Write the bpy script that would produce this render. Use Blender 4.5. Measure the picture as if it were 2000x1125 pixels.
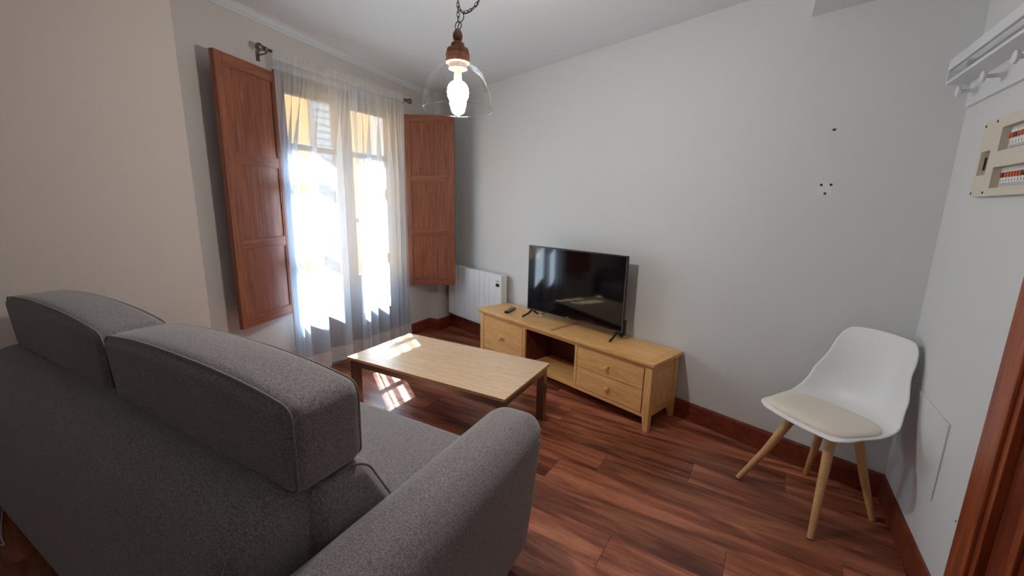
import bpy, bmesh, math, random
from mathutils import Vector, Matrix
random.seed(7)
for o in list(bpy.data.objects): bpy.data.objects.remove(o)
scene = bpy.context.scene
COL = scene.collection

# ------------------------------------------------------------------ camera
YAW, PITCH, ROLL = math.radians(28.3545), math.radians(11.4509), math.radians(-1.1943)
cam_data = bpy.data.cameras.new('camera')
cam_data.sensor_width = 36.0
cam_data.lens = 36.0 * 811.4 / 2000.0
cam_data.clip_start = 0.03
cam = bpy.data.objects.new('camera', cam_data); COL.objects.link(cam)
rx = Vector((math.cos(YAW), math.sin(YAW), 0))
fw = Vector((-math.sin(YAW) * math.cos(PITCH), math.cos(YAW) * math.cos(PITCH), -math.sin(PITCH)))
up = Vector((-math.sin(YAW) * math.sin(PITCH), math.cos(YAW) * math.sin(PITCH), math.cos(PITCH)))
c_, s_ = math.cos(ROLL), math.sin(ROLL)
r_ = rx * c_ - up * s_
u_ = rx * s_ + up * c_
m = Matrix((r_, u_, -fw)).transposed().to_4x4()
m.translation = Vector((0, 0, 1.40))
cam.matrix_world = m
scene.camera = cam

# ------------------------------------------------------------------ world, sun, exposure
world = bpy.data.worlds.new('world'); scene.world = world; world.use_nodes = True
bg = world.node_tree.nodes['Background']
bg.inputs[0].default_value = (0.58, 0.77, 1.0, 1)
bg.inputs[1].default_value = 2.0
sun_data = bpy.data.lights.new('sun', 'SUN'); sun_data.energy = 38.0; sun_data.angle = 0.009
sun_data.color = (0.86, 0.95, 1.0)
sun = bpy.data.objects.new('sun', sun_data); COL.objects.link(sun)
SUN = Vector((0.82, -0.57, -1.19)).normalized()
sun.rotation_euler = SUN.to_track_quat('-Z', 'Y').to_euler()
sun.location = (-12, 8, 14)
# sampling portal in the window opening (guides sky sampling, gives off no light itself)
por_data = bpy.data.lights.new('window_portal', 'AREA'); por_data.shape = 'RECTANGLE'
por_data.size = 1.3; por_data.size_y = 2.4; por_data.cycles.is_portal = True
por = bpy.data.objects.new('window_portal', por_data); COL.objects.link(por)
por.location = (-3.41, 2.56, 1.25)
por.rotation_euler = Vector((1, 0, 0)).to_track_quat('-Z', 'Z').to_euler()
vs = scene.view_settings
vs.view_transform = 'Standard'; vs.look = 'None'; vs.gamma = 1.0; vs.use_curve_mapping = False
vs.exposure = 1.66

# ------------------------------------------------------------------ material helpers
def lin(c):
    return tuple(((v / 255) / 12.92 if v / 255 <= 0.04045 else ((v / 255 + 0.055) / 1.055) ** 2.4) for v in c) + (1,)
def new_mat(name):
    mt = bpy.data.materials.new(name); mt.use_nodes = True
    nt = mt.node_tree; return mt, nt, nt.nodes['Principled BSDF']
def N(nt, t, **kw):
    n = nt.nodes.new(t)
    for k, v in kw.items(): setattr(n, k, v)
    return n
def plain(name, col, rough=0.5, metal=0.0, bump=0.0, bscale=200, spec=None, var=0.0):
    mt, nt, b = new_mat(name)
    b.inputs['Base Color'].default_value = lin(col)
    b.inputs['Roughness'].default_value = rough; b.inputs['Metallic'].default_value = metal
    if spec is not None: b.inputs['Specular IOR Level'].default_value = spec
    tc = N(nt, 'ShaderNodeTexCoord')
    nz = N(nt, 'ShaderNodeTexNoise'); nz.inputs['Scale'].default_value = bscale; nz.inputs['Detail'].default_value = 4
    nt.links.new(tc.outputs['Object'], nz.inputs['Vector'])
    if var:
        mx = N(nt, 'ShaderNodeMix', data_type='RGBA'); mx.inputs[6].default_value = lin(col)
        mx.inputs[7].default_value = lin([v * (1 - var) for v in col])
        nt.links.new(nz.outputs['Fac'], mx.inputs[0]); nt.links.new(mx.outputs[2], b.inputs['Base Color'])
    if bump:
        bp = N(nt, 'ShaderNodeBump'); bp.inputs['Strength'].default_value = bump; bp.inputs['Distance'].default_value = 0.002
        nt.links.new(nz.outputs['Fac'], bp.inputs['Height']); nt.links.new(bp.outputs['Normal'], b.inputs['Normal'])
    return mt
def wood(name, light, dark, axis=0, stretch=14, scale=3.0, rough=0.42, randomize=0.0, streak=0.6, extra=None, bump=0.12, coat=0.0):
    """grain runs along the given local axis"""
    mt, nt, b = new_mat(name)
    tc = N(nt, 'ShaderNodeTexCoord'); oi = N(nt, 'ShaderNodeObjectInfo')
    mp = N(nt, 'ShaderNodeMapping'); sc = [stretch] * 3; sc[axis] = 1.0
    mp.inputs['Scale'].default_value = sc
    add = N(nt, 'ShaderNodeVectorMath', operation='ADD')
    mul = N(nt, 'ShaderNodeVectorMath', operation='SCALE'); mul.inputs[0].default_value = (37.0, 53.0, 19.0)
    nt.links.new(oi.outputs['Random'], mul.inputs['Scale'])
    nt.links.new(tc.outputs['Object'], mp.inputs['Vector']); nt.links.new(mp.outputs[0], add.inputs[0]); nt.links.new(mul.outputs[0], add.inputs[1])
    n1 = N(nt, 'ShaderNodeTexNoise'); n1.inputs['Scale'].default_value = scale; n1.inputs['Detail'].default_value = 6; n1.inputs['Roughness'].default_value = 0.62
    n1.inputs['Distortion'].default_value = 0.6
    nt.links.new(add.outputs[0], n1.inputs['Vector'])
    n2 = N(nt, 'ShaderNodeTexNoise'); n2.inputs['Scale'].default_value = scale * 5; n2.inputs['Detail'].default_value = 5
    nt.links.new(add.outputs[0], n2.inputs['Vector'])
    rp = N(nt, 'ShaderNodeValToRGB')
    rp.color_ramp.elements[0].position = 0.5 - streak * 0.25; rp.color_ramp.elements[0].color = lin(dark)
    rp.color_ramp.elements[1].position = 0.5 + streak * 0.22; rp.color_ramp.elements[1].color = lin(light)
    if extra:
        e = rp.color_ramp.elements.new(0.5); e.color = lin(extra)
    nt.links.new(n1.outputs['Fac'], rp.inputs['Fac'])
    fine = N(nt, 'ShaderNodeMix', data_type='RGBA', blend_type='MULTIPLY'); fine.inputs[0].default_value = 0.35
    fr = N(nt, 'ShaderNodeValToRGB'); fr.color_ramp.elements[0].position = 0.3; fr.color_ramp.elements[0].color = (0.45, 0.42, 0.4, 1)
    fr.color_ramp.elements[1].position = 0.6; fr.color_ramp.elements[1].color = (1, 1, 1, 1)
    nt.links.new(n2.outputs['Fac'], fr.inputs['Fac'])
    nt.links.new(rp.outputs['Color'], fine.inputs[6]); nt.links.new(fr.outputs['Color'], fine.inputs[7])
    out = fine.outputs[2]
    if randomize:
        hsv = N(nt, 'ShaderNodeHueSaturation')
        mr = N(nt, 'ShaderNodeMapRange'); mr.inputs['To Min'].default_value = 1 - randomize; mr.inputs['To Max'].default_value = 1 + randomize
        nt.links.new(oi.outputs['Random'], mr.inputs['Value']); nt.links.new(mr.outputs[0], hsv.inputs['Value'])
        nt.links.new(out, hsv.inputs['Color']); out = hsv.outputs['Color']
    nt.links.new(out, b.inputs['Base Color'])
    b.inputs['Roughness'].default_value = rough
    if coat:
        b.inputs['Coat Weight'].default_value = coat; b.inputs['Coat Roughness'].default_value = 0.12
    bp = N(nt, 'ShaderNodeBump'); bp.inputs['Strength'].default_value = bump; bp.inputs['Distance'].default_value = 0.001
    nt.links.new(n2.outputs['Fac'], bp.inputs['Height']); nt.links.new(bp.outputs['Normal'], b.inputs['Normal'])
    return mt
def fabric(name, c1, c2, scale=420):
    mt, nt, b = new_mat(name)
    tc = N(nt, 'ShaderNodeTexCoord')
    nz = N(nt, 'ShaderNodeTexNoise'); nz.inputs['Scale'].default_value = scale; nz.inputs['Detail'].default_value = 3
    nb = N(nt, 'ShaderNodeTexNoise'); nb.inputs['Scale'].default_value = 190; nb.inputs['Detail'].default_value = 5
    nt.links.new(tc.outputs['Object'], nz.inputs['Vector']); nt.links.new(tc.outputs['Object'], nb.inputs['Vector'])
    ad = N(nt, 'ShaderNodeMath', operation='ADD'); nt.links.new(nz.outputs['Fac'], ad.inputs[0]); nt.links.new(nb.outputs['Fac'], ad.inputs[1])
    rp = N(nt, 'ShaderNodeValToRGB'); rp.color_ramp.elements[0].position = 0.40; rp.color_ramp.elements[0].color = lin(c2)
    rp.color_ramp.elements[1].position = 0.60; rp.color_ramp.elements[1].color = lin(c1)
    hv = N(nt, 'ShaderNodeMath', operation='MULTIPLY'); hv.inputs[1].default_value = 0.5
    nt.links.new(ad.outputs[0], hv.inputs[0]); nt.links.new(hv.outputs[0], rp.inputs['Fac']); nt.links.new(rp.outputs['Color'], b.inputs['Base Color'])
    b.inputs['Roughness'].default_value = 0.92; b.inputs['Sheen Weight'].default_value = 0.35; b.inputs['Sheen Roughness'].default_value = 0.5
    b.inputs['Specular IOR Level'].default_value = 0.2
    bp = N(nt, 'ShaderNodeBump'); bp.inputs['Strength'].default_value = 0.35; bp.inputs['Distance'].default_value = 0.0015
    nt.links.new(nz.outputs['Fac'], bp.inputs['Height']); nt.links.new(bp.outputs['Normal'], b.inputs['Normal'])
    return mt
def thin_glass(name, tint=(1, 1, 1), gloss=0.08):
    mt = bpy.data.materials.new(name); mt.use_nodes = True; nt = mt.node_tree; nt.nodes.clear()
    out = N(nt, 'ShaderNodeOutputMaterial'); mx = N(nt, 'ShaderNodeMixShader')
    tr = N(nt, 'ShaderNodeBsdfTransparent'); tr.inputs[0].default_value = (*tint, 1)
    gl = N(nt, 'ShaderNodeBsdfGlossy'); gl.inputs['Roughness'].default_value = 0.03
    lw = N(nt, 'ShaderNodeLayerWeight'); lw.inputs['Blend'].default_value = 0.25
    ma = N(nt, 'ShaderNodeMath', operation='MULTIPLY_ADD'); ma.inputs[1].default_value = 0.55; ma.inputs[2].default_value = gloss * 0.4
    nt.links.new(lw.outputs['Facing'], ma.inputs[0])
    nt.links.new(ma.outputs[0], mx.inputs[0]); nt.links.new(tr.outputs[0], mx.inputs[1]); nt.links.new(gl.outputs[0], mx.inputs[2])
    nt.links.new(mx.outputs[0], out.inputs[0]); return mt
def sheer(name, col, see, trans):
    mt = bpy.data.materials.new(name); mt.use_nodes = True; nt = mt.node_tree; nt.nodes.clear()
    out = N(nt, 'ShaderNodeOutputMaterial')
    df = N(nt, 'ShaderNodeBsdfDiffuse'); df.inputs[0].default_value = lin(col)
    tl = N(nt, 'ShaderNodeBsdfTranslucent'); tl.inputs[0].default_value = lin(col)
    tp = N(nt, 'ShaderNodeBsdfTransparent')
    m1 = N(nt, 'ShaderNodeMixShader'); m1.inputs[0].default_value = trans
    nt.links.new(df.outputs[0], m1.inputs[1]); nt.links.new(tl.outputs[0], m1.inputs[2])
    # weave: thread density varies a little over the cloth
    tc = N(nt, 'ShaderNodeTexCoord'); nz = N(nt, 'ShaderNodeTexNoise'); nz.inputs['Scale'].default_value = 60
    mp = N(nt, 'ShaderNodeMapping'); mp.inputs['Scale'].default_value = (1, 1, 0.15)
    nt.links.new(tc.outputs['Object'], mp.inputs[0]); nt.links.new(mp.outputs[0], nz.inputs['Vector'])
    mr = N(nt, 'ShaderNodeMapRange'); mr.inputs['To Min'].default_value = 1 - see - 0.05; mr.inputs['To Max'].default_value = 1 - see + 0.05
    nt.links.new(nz.outputs['Fac'], mr.inputs['Value'])
    m2 = N(nt, 'ShaderNodeMixShader'); nt.links.new(mr.outputs[0], m2.inputs[0])
    nt.links.new(tp.outputs[0], m2.inputs[1]); nt.links.new(m1.outputs[0], m2.inputs[2])
    nt.links.new(m2.outputs[0], out.inputs[0]); return mt
def emit(name, col, strength):
    mt = bpy.data.materials.new(name); mt.use_nodes = True; nt = mt.node_tree; nt.nodes.clear()
    out = N(nt, 'ShaderNodeOutputMaterial'); e = N(nt, 'ShaderNodeEmission'); e.inputs[0].default_value = (*col, 1); e.inputs[1].default_value = strength
    nt.links.new(e.outputs[0], out.inputs[0]); return mt

M = {}
M['wall'] = plain('wall_paint', (216, 219, 220), 0.85, bump=0.10, bscale=260, spec=0.25)
M['wall_warm'] = plain('wall_paint_warm', (240, 228, 219), 0.85, bump=0.10, bscale=260, spec=0.25)
M['wall_shaded'] = plain('wall_paint_shaded', (206, 201, 196), 0.85, bump=0.10, bscale=260, spec=0.25)  # wall paint with the window wall's shade put into the colour
M['ceiling'] = plain('ceiling_paint', (216, 220, 223), 0.9, bump=0.06, bscale=220, spec=0.2)
M['floor'] = wood('floor_laminate', (196, 124, 92), (96, 50, 39), axis=0, stretch=9, scale=1.5, rough=0.30, randomize=0.22, streak=0.62, extra=(154, 88, 64), bump=0.05)
M['skirting'] = wood('skirting_wood', (140, 66, 42), (100, 42, 28), axis=0, stretch=18, scale=2.5, rough=0.38)
M['door'] = wood('door_wood', (138, 62, 36), (100, 42, 26), axis=2, stretch=16, scale=2.4, rough=0.38)
M['casing'] = wood('casing_wood', (172, 90, 54), (134, 62, 36), axis=2, stretch=16, scale=2.4, rough=0.36)
M['shutter'] = wood('shutter_wood', (158, 94, 64), (116, 64, 44), axis=2, stretch=22, scale=3.2, rough=0.40, randomize=0.06)
M['shutter_h'] = wood('shutter_rail_wood', (158, 94, 64), (120, 67, 46), axis=0, stretch=22, scale=3.2, rough=0.40, randomize=0.06)
M['window_wood'] = wood('window_wood', (126, 84, 62), (92, 58, 42), axis=2, stretch=18, scale=3, rough=0.45)
M['oak'] = wood('oak', (246, 196, 130), (228, 168, 100), axis=0, stretch=10, scale=3.4, rough=0.40, randomize=0.05, streak=0.8)
M['oak_v'] = wood('oak_upright', (246, 196, 130), (228, 168, 100), axis=2, stretch=10, scale=3.4, rough=0.40, randomize=0.05, streak=0.8)
M['oak_dark'] = wood('oak_batten', (196, 146, 92), (170, 118, 68), axis=1, stretch=10, scale=3.4, rough=0.40, streak=0.8)
M['oak_cross'] = wood('oak_cross', (236, 184, 118), (214, 154, 90), axis=1, stretch=10, scale=3.4, rough=0.40, randomize=0.05, streak=0.8)
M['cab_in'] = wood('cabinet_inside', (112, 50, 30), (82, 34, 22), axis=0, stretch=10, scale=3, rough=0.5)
M['table_top'] = wood('beech_veneer', (238, 208, 174), (224, 190, 152), axis=0, stretch=12, scale=3, rough=0.28, streak=0.9, bump=0.04)
M['table_edge'] = wood('beech_edge', (206, 160, 112), (180, 132, 88), axis=0, stretch=12, scale=3, rough=0.35)
M['satin'] = plain('satin_steel', (150, 138, 126), 0.34, metal=1.0)
M['beech'] = wood('beech_leg', (222, 180, 128), (204, 158, 104), axis=2, stretch=12, scale=4, rough=0.45, streak=0.9)
M['sofa'] = fabric('sofa_fabric', (152, 145, 146), (100, 92, 94))
M['piping'] = fabric('sofa_piping', (150, 142, 140), (122, 114, 114))
M['lining'] = plain('sofa_lining', (30, 28, 28), 0.95)
M['black'] = plain('black_plastic', (18, 18, 20), 0.35)
M['black_gloss'] = plain('black_gloss', (10, 10, 13), 0.12)
M['screen'] = plain('tv_screen', (6, 6, 9), 0.06, spec=0.6)
M['silver'] = plain('silver_trim', (150, 150, 152), 0.3, metal=0.8)
M['white_plastic'] = plain('white_plastic', (226, 229, 230), 0.32)
M['shell'] = plain('chair_shell', (236, 238, 239), 0.36)
M['pad'] = plain('chair_pad', (236, 228, 214), 0.55, bump=0.15, bscale=500)
M['cream'] = plain('cream_plastic', (214, 207, 192), 0.45)
M['rack'] = plain('rack_paint', (222, 225, 230), 0.4)
M['radiator'] = plain('radiator_enamel', (228, 233, 236), 0.35)
M['rad_dark'] = plain('radiator_gap', (120, 120, 120), 0.6)
M['pewter'] = plain('pewter', (128, 112, 100), 0.38, metal=0.9)
M['chain'] = plain('dark_chain', (70, 62, 56), 0.45, metal=0.8)
M['lamp_wood'] = wood('lamp_wood', (166, 108, 78), (118, 70, 48), axis=2, stretch=3, scale=18, rough=0.5)
M['brass'] = plain('brass', (160, 130, 80), 0.35, metal=1.0)
M['dome'] = thin_glass('lamp_glass', (0.97, 0.975, 0.97), 0.10)
M['pane'] = thin_glass('window_glass', (0.96, 0.98, 0.98), 0.06)
M['sheer'] = sheer('sheer_curtain', (222, 232, 243), 0.38, 0.76)
M['hem'] = sheer('sheer_hem', (236, 236, 236), 0.2, 0.5)
M['bulb'] = emit('bulb_glow', (1.0, 0.935, 0.87), 128.0)
M['socket'] = plain('socket', (120, 108, 92), 0.5)
M['ochre'] = plain('ochre_render', (214, 158, 92), 0.9, bump=0.2, bscale=30)
M['grey_shutter'] = plain('grey_shutter', (118, 126, 134), 0.6)
M['stone'] = plain('street_stone', (120, 114, 106), 0.9)
M['rubber'] = plain('grey_rubber', (150, 146, 140), 0.6)
M['orange'] = plain('orange_switch', (205, 92, 44), 0.45)
M['breaker'] = plain('breaker_grey', (196, 198, 198), 0.5)
M['hole'] = plain('anchor_hole', (38, 34, 34), 0.9)
M['red_hole'] = plain('red_anchor', (96, 40, 38), 0.8)
M['filler'] = plain('white_filler', (222, 224, 228), 0.8)

# ------------------------------------------------------------------ geometry helpers
def add_box(bm, x0, x1, y0, y1, z0, z1, mat=None):
    vs_ = [bm.verts.new((x, y, z)) for z in (z0, z1) for y in (y0, y1) for x in (x0, x1)]
    if mat is not None:
        for v in vs_: v.co = mat @ v.co
    for f in ((0, 2, 3, 1), (4, 5, 7, 6), (0, 1, 5, 4), (2, 6, 7, 3), (0, 4, 6, 2), (1, 3, 7, 5)):
        bm.faces.new([vs_[i] for i in f])
def box(*a):
    bm = bmesh.new(); add_box(bm, *a); return bm
def bbox(x0, x1, y0, y1, z0, z1, r=0.003, seg=2):
    bm = box(x0, x1, y0, y1, z0, z1)
    bmesh.ops.bevel(bm, geom=bm.edges[:], offset=r, segments=seg, affect='EDGES', profile=0.6); return bm
def add_prism(bm, poly, z0, z1):
    """poly in xy, zvals floats or per-vertex lists"""
    n = len(poly)
    za = z0 if isinstance(z0, (list, tuple)) else [z0] * n
    zb = z1 if isinstance(z1, (list, tuple)) else [z1] * n
    a = [bm.verts.new((p[0], p[1], za[i])) for i, p in enumerate(poly)]
    b = [bm.verts.new((p[0], p[1], zb[i])) for i, p in enumerate(poly)]
    bm.faces.new(a[::-1]); bm.faces.new(b)
    for i in range(n): bm.faces.new((a[i], a[(i + 1) % n], b[(i + 1) % n], b[i]))
def prism(poly, z0, z1):
    bm = bmesh.new(); add_prism(bm, poly, z0, z1); bmesh.ops.recalc_face_normals(bm, faces=bm.faces[:]); return bm
def add_lathe(bm, prof, n=32, mat=None, axis_caps=True):
    rings = []
    for r, z in prof:
        rings.append([bm.verts.new((r * math.cos(2 * math.pi * k / n), r * math.sin(2 * math.pi * k / n), z)) for k in range(n)])
    for a, b in zip(rings, rings[1:]):
        for k in range(n): bm.faces.new((a[k], a[(k + 1) % n], b[(k + 1) % n], b[k]))
    if axis_caps:
        bm.faces.new(rings[0][::-1]); bm.faces.new(rings[-1])
    if mat is not None:
        for ring in rings:
            for v in ring: v.co = mat @ v.co
def lathe(prof, n=32, mat=None, caps=True):
    bm = bmesh.new(); add_lathe(bm, prof, n, mat, caps); bmesh.ops.recalc_face_normals(bm, faces=bm.faces[:]); return bm
def add_tube(bm, pts, r, n=8, closed=False):
    pts = [Vector(p) for p in pts]; L = len(pts); rings = []; prev = None
    for i, p in enumerate(pts):
        if closed: t = pts[(i + 1) % L] - pts[i - 1]
        else: t = pts[min(i + 1, L - 1)] - pts[max(i - 1, 0)]
        t.normalize()
        if prev is None:
            ref = Vector((0, 0, 1)) if abs(t.z) < 0.9 else Vector((1, 0, 0)); nn = t.cross(ref).normalized()
        else:
            nn = (prev - t * prev.dot(t)).normalized()
        prev = nn; bn = t.cross(nn); rr = r[i] if isinstance(r, (list, tuple)) else r
        rings.append([bm.verts.new(p + nn * rr * math.cos(2 * math.pi * k / n) + bn * rr * math.sin(2 * math.pi * k / n)) for k in range(n)])
    pairs = list(zip(rings, rings[1:])) + ([(rings[-1], rings[0])] if closed else [])
    for a, b in pairs:
        for k in range(n): bm.faces.new((a[k], a[(k + 1) % n], b[(k + 1) % n], b[k]))
    if not closed:
        bm.faces.new(rings[0][::-1]); bm.faces.new(rings[-1])
def tube(pts, r, n=8, closed=False):
    bm = bmesh.new(); add_tube(bm, pts, r, n, closed); bmesh.ops.recalc_face_normals(bm, faces=bm.faces[:]); return bm
def rbox(x0, x1, y0, y1, z0, z1, r, puff=(0, 0, 0), k=4, mid=8, fn=None):
    """soft box with rounded edges; puff bulges the +-x, +-y, +-z faces"""
    h = Vector(((x1 - x0) / 2, (y1 - y0) / 2, (z1 - z0) / 2)); c = Vector(((x0 + x1) / 2, (y0 + y1) / 2, (z0 + z1) / 2))
    ticks = []
    for a in range(3):
        i = h[a] - r
        t = [-i - r * math.tan(math.pi / 4 * (1 - j / k)) for j in range(k)]
        t += [-i + 2 * i * j / mid for j in range(mid + 1)]
        t += [i + r * math.tan(math.pi / 4 * (j + 1) / k) for j in range(k)]
        ticks.append(t)
    bm = bmesh.new(); cache = {}
    def vert(p):
        key = tuple(round(v, 6) for v in p)
        if key in cache: return cache[key]
        inner = Vector([max(-(h[a] - r), min(h[a] - r, p[a])) for a in range(3)])
        d = Vector(p) - inner
        q = inner + d.normalized() * r if d.length > 1e-9 else Vector(p)
        n_ = [max(-1, min(1, q[a] / h[a])) for a in range(3)]
        w = [1 - v * v for v in n_]
        q = Vector((q.x + puff[0] * n_[0] * w[1] * w[2], q.y + puff[1] * n_[1] * w[0] * w[2], q.z + puff[2] * n_[2] * w[0] * w[1])) + c
        if fn: q = fn(q)
        cache[key] = bm.verts.new(q); return cache[key]
    for a in range(3):
        u, v = (a + 1) % 3, (a + 2) % 3
        for sgn in (-1, 1):
            for i in range(len(ticks[u]) - 1):
                for j in range(len(ticks[v]) - 1):
                    quad = []
                    for (ii, jj) in ((i, j), (i + 1, j), (i + 1, j + 1), (i, j + 1)):
                        p = [0, 0, 0]; p[a] = sgn * h[a]; p[u] = ticks[u][ii]; p[v] = ticks[v][jj]; quad.append(vert(p))
                    if len(set(quad)) == 4:
                        try: bm.faces.new(quad)
                        except ValueError: pass
    bmesh.ops.recalc_face_normals(bm, faces=bm.faces[:]); return bm
def obj(name, bm, mat, parent=None, smooth=False, loc=None, rot=None):
    me = bpy.data.meshes.new(name); bm.to_mesh(me); bm.free()
    if mat is not None: me.materials.append(M[mat])
    if smooth:
        for p in me.polygons: p.use_smooth = True
    o = bpy.data.objects.new(name, me); COL.objects.link(o)
    if parent: o.parent = parent
    if loc: o.location = loc
    if rot: o.rotation_euler = rot
    return o
def autosmooth(o, ang=35):
    me = o.data
    for p in me.polygons: p.use_smooth = True
    bm = bmesh.new(); bm.from_mesh(me)
    for e in bm.edges:
        if len(e.link_faces) == 2 and e.calc_face_angle(0) > math.radians(ang): e.smooth = False
    bm.to_mesh(me); bm.free(); return o
def share(name, me, parent, loc=(0, 0, 0), rot=(0, 0, 0)):
    o = bpy.data.objects.new(name, me); COL.objects.link(o); o.parent = parent; o.location = loc; o.rotation_euler = rot; return o
def tag(o, label, cat, group=None):
    o['label'] = label; o['category'] = cat
    if group: o['group'] = group
    return o
def thing(name, label, cat, loc=(0, 0, 0), rz=0, group=None):
    o = bpy.data.objects.new(name, None); COL.objects.link(o); o.empty_display_size = 0.1
    o.location = loc; o.rotation_euler = (0, 0, rz); return tag(o, label, cat, group)
def struct(name, bm, mat, label=None):
    o = obj(name, bm, mat); o['kind'] = 'structure'
    if label: o['label'] = label
    return o
def spline(pts, n):
    """Catmull-Rom through points, n samples, by chord length"""
    P = [Vector(p) for p in pts]; P = [P[0] * 2 - P[1]] + P + [P[-1] * 2 - P[-2]]; out = []
    segs = len(P) - 3
    for i in range(n):
        t = i / (n - 1) * segs; k = min(int(t), segs - 1); t -= k
        a, b, c, d = P[k:k + 4]
        out.append(0.5 * ((2 * b) + (c - a) * t + (2 * a - 5 * b + 4 * c - d) * t * t + (3 * b - a - 3 * c + d) * t ** 3))
    return out

# ------------------------------------------------------------------ room frame of reference
K = Vector((0.765, 2.497)); A = Vector((0.941, -0.338)); W = Vector((0.338, 0.941)); RA = Vector((-0.038, -0.9993)); RN = Vector((-0.9993, 0.038))
WX = -2.95                      # inner face of the window wall
def on_tv(a, off=0): return K + A * a - W * off
def on_r(a, off=0): return K + RA * a + RN * off
FAR = Vector((WX, K.y + (WX - K.x) * A.y / A.x))
COR = Vector((WX, 1.355)); LD = Vector((-0.338, -0.941))
BACKY = -2.3
LB = COR + LD * ((BACKY - COR.y) / LD.y)
RB = K + RA * ((BACKY - K.y) / RA.y)
def ceil_z(x, y): return 2.50 - 0.012 * (x + 0.5) - 0.05 * (y - 2.96)
HB = 0.128
OY0, OY1, OZ = 1.92, 3.20, 2.30   # window opening
TVROT = math.atan2(A.y, A.x); RROT = math.atan2(-RA.y, -RA.x)

# ------------------------------------------------------------------ structure
def out(p, d, t): return p + d * t
w_far = struct('wall_back', prism([FAR - A * 0.5, K + A * 0.15, K + A * 0.15 + W * 0.15, FAR - A * 0.5 + W * 0.15], -0.05, 2.75), 'wall')
d0, d1, dz = 0.90, 1.72, 2.05      # door opening measured along the right wall
bm = bmesh.new()
def r_slab(a0, a1, z0, z1): add_prism(bm, [on_r(a0), on_r(a1), on_r(a1, -0.12), on_r(a0, -0.12)], z0, z1)
r_slab(-0.05, d0, -0.05, 2.75); r_slab(d0, d1, dz, 2.75); r_slab(d1, (BACKY - K.y) / RA.y + 0.15, -0.05, 2.75)
bmesh.ops.recalc_face_normals(bm, faces=bm.faces[:])
w_right = struct('wall_right', bm, 'wall')
bm = bmesh.new()
add_box(bm, WX - 0.42, WX, COR.y, OY0, -0.05, 2.75); add_box(bm, WX - 0.42, WX, OY1, FAR.y + 0.2, -0.05, 2.75)
add_box(bm, WX - 0.12, WX, OY0, OY1, OZ, 2.75); add_box(bm, WX - 0.42, WX - 0.12, OY0, OY1, 2.47, 2.75)
w_left = struct('wall_left', bm, 'wall_shaded')
w_alc = struct('wall_front_left', prism([COR, COR + Vector((-0.42, 0)), LB + Vector((-0.42, 0)), LB], -0.05, 2.75), 'wall_warm')
w_bk = struct('wall_front', prism([LB + Vector((-0.4, 0)), RB + Vector((0.2, 0)), RB + Vector((0.2, -0.12)), LB + Vector((-0.4, -0.12))], -0.05, 2.75), 'wall')
yb = K.y + (-2.83 - K.x) * A.y / A.x
w_bump = struct('wall_corner', prism([(WX, 3.535), (-2.83, 3.535), (-2.83, yb), (WX, FAR.y)], -0.02, 2.62), 'wall_shaded')
cp = [(WX - 0.40, FAR.y + 0.3), (K.x + 0.12, FAR.y + 0.3), (K.x + 0.12, BACKY - 0.1), (LB.x - 0.3, BACKY - 0.1), (COR.x - 0.35, COR.y)]
ceil = struct('ceiling', prism(cp, [ceil_z(*p) for p in cp], [ceil_z(*p) + 0.12 for p in cp]), 'ceiling')
s0, s1 = on_tv(-0.609), K
sp = [s0, s1, s1 + RA * 4.8, s0 + RA * 4.8]
struct('ceiling_soffit', prism(sp, 2.335, 2.62), 'ceiling')
# cornice along the window wall
bm = bmesh.new(); prof = [(0, -0.045), (0.008, -0.045), (0.012, -0.036), (0.022, -0.03), (0.034, -0.016), (0.04, -0.008), (0.05, -0.006), (0.05, 0.03), (0, 0.03)]
ra_ = [bm.verts.new((WX + p[0], COR.y, ceil_z(WX, COR.y) + p[1])) for p in prof]
rb_ = [bm.verts.new((WX + p[0], 3.60, ceil_z(WX, 3.60) + p[1])) for p in prof]
for i in range(len(prof)): bm.faces.new((ra_[i], ra_[(i + 1) % len(prof)], rb_[(i + 1) % len(prof)], rb_[i]))
bm.faces.new(ra_); bm.faces.new(rb_); bmesh.ops.recalc_face_normals(bm, faces=bm.faces[:])
struct('trim_1', bm, 'ceiling')
# skirting boards
def skirt(name, segs, nrm_list):
    """segs of 2D points, each with its inward normal, mitre left plain"""
    bm = bmesh.new()
    for (p, q_, n_) in segs:
        p, q_, n_ = Vector(p), Vector(q_), Vector(n_)
        pr_ = [(0, 0), (0.014, 0), (0.014, HB - 0.012), (0.009, HB), (0, HB)]
        a = [bm.verts.new((*(p + n_ * o_), z)) for o_, z in pr_]; b = [bm.verts.new((*(q_ + n_ * o_), z)) for o_, z in pr_]
        for i in range(5): bm.faces.new((a[i], a[(i + 1) % 5], b[(i + 1) % 5], b[i]))
        bm.faces.new(a); bm.faces.new(b)
    bmesh.ops.recalc_face_normals(bm, faces=bm.faces[:])
    return struct(name, bm, 'skirting')
skirt('baseboard_back', [(Vector((-2.83, yb)), K, -W)], None)
skirt('baseboard_right', [(K, on_r(0.80), RN), (on_r(1.82), RB, RN)], None)
skirt('baseboard_left', [((WX, OY1), (WX, 3.535), (1, 0)), ((WX, 3.535), (-2.83, 3.535), (0, -1)), ((-2.83, 3.535 - 0.014), (-2.83, yb), (1, 0)), (COR, (WX, OY0), (1, 0))], None)
skirt('baseboard_front_left', [(LB, COR, Vector((0.941, -0.338)))], None)

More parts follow.
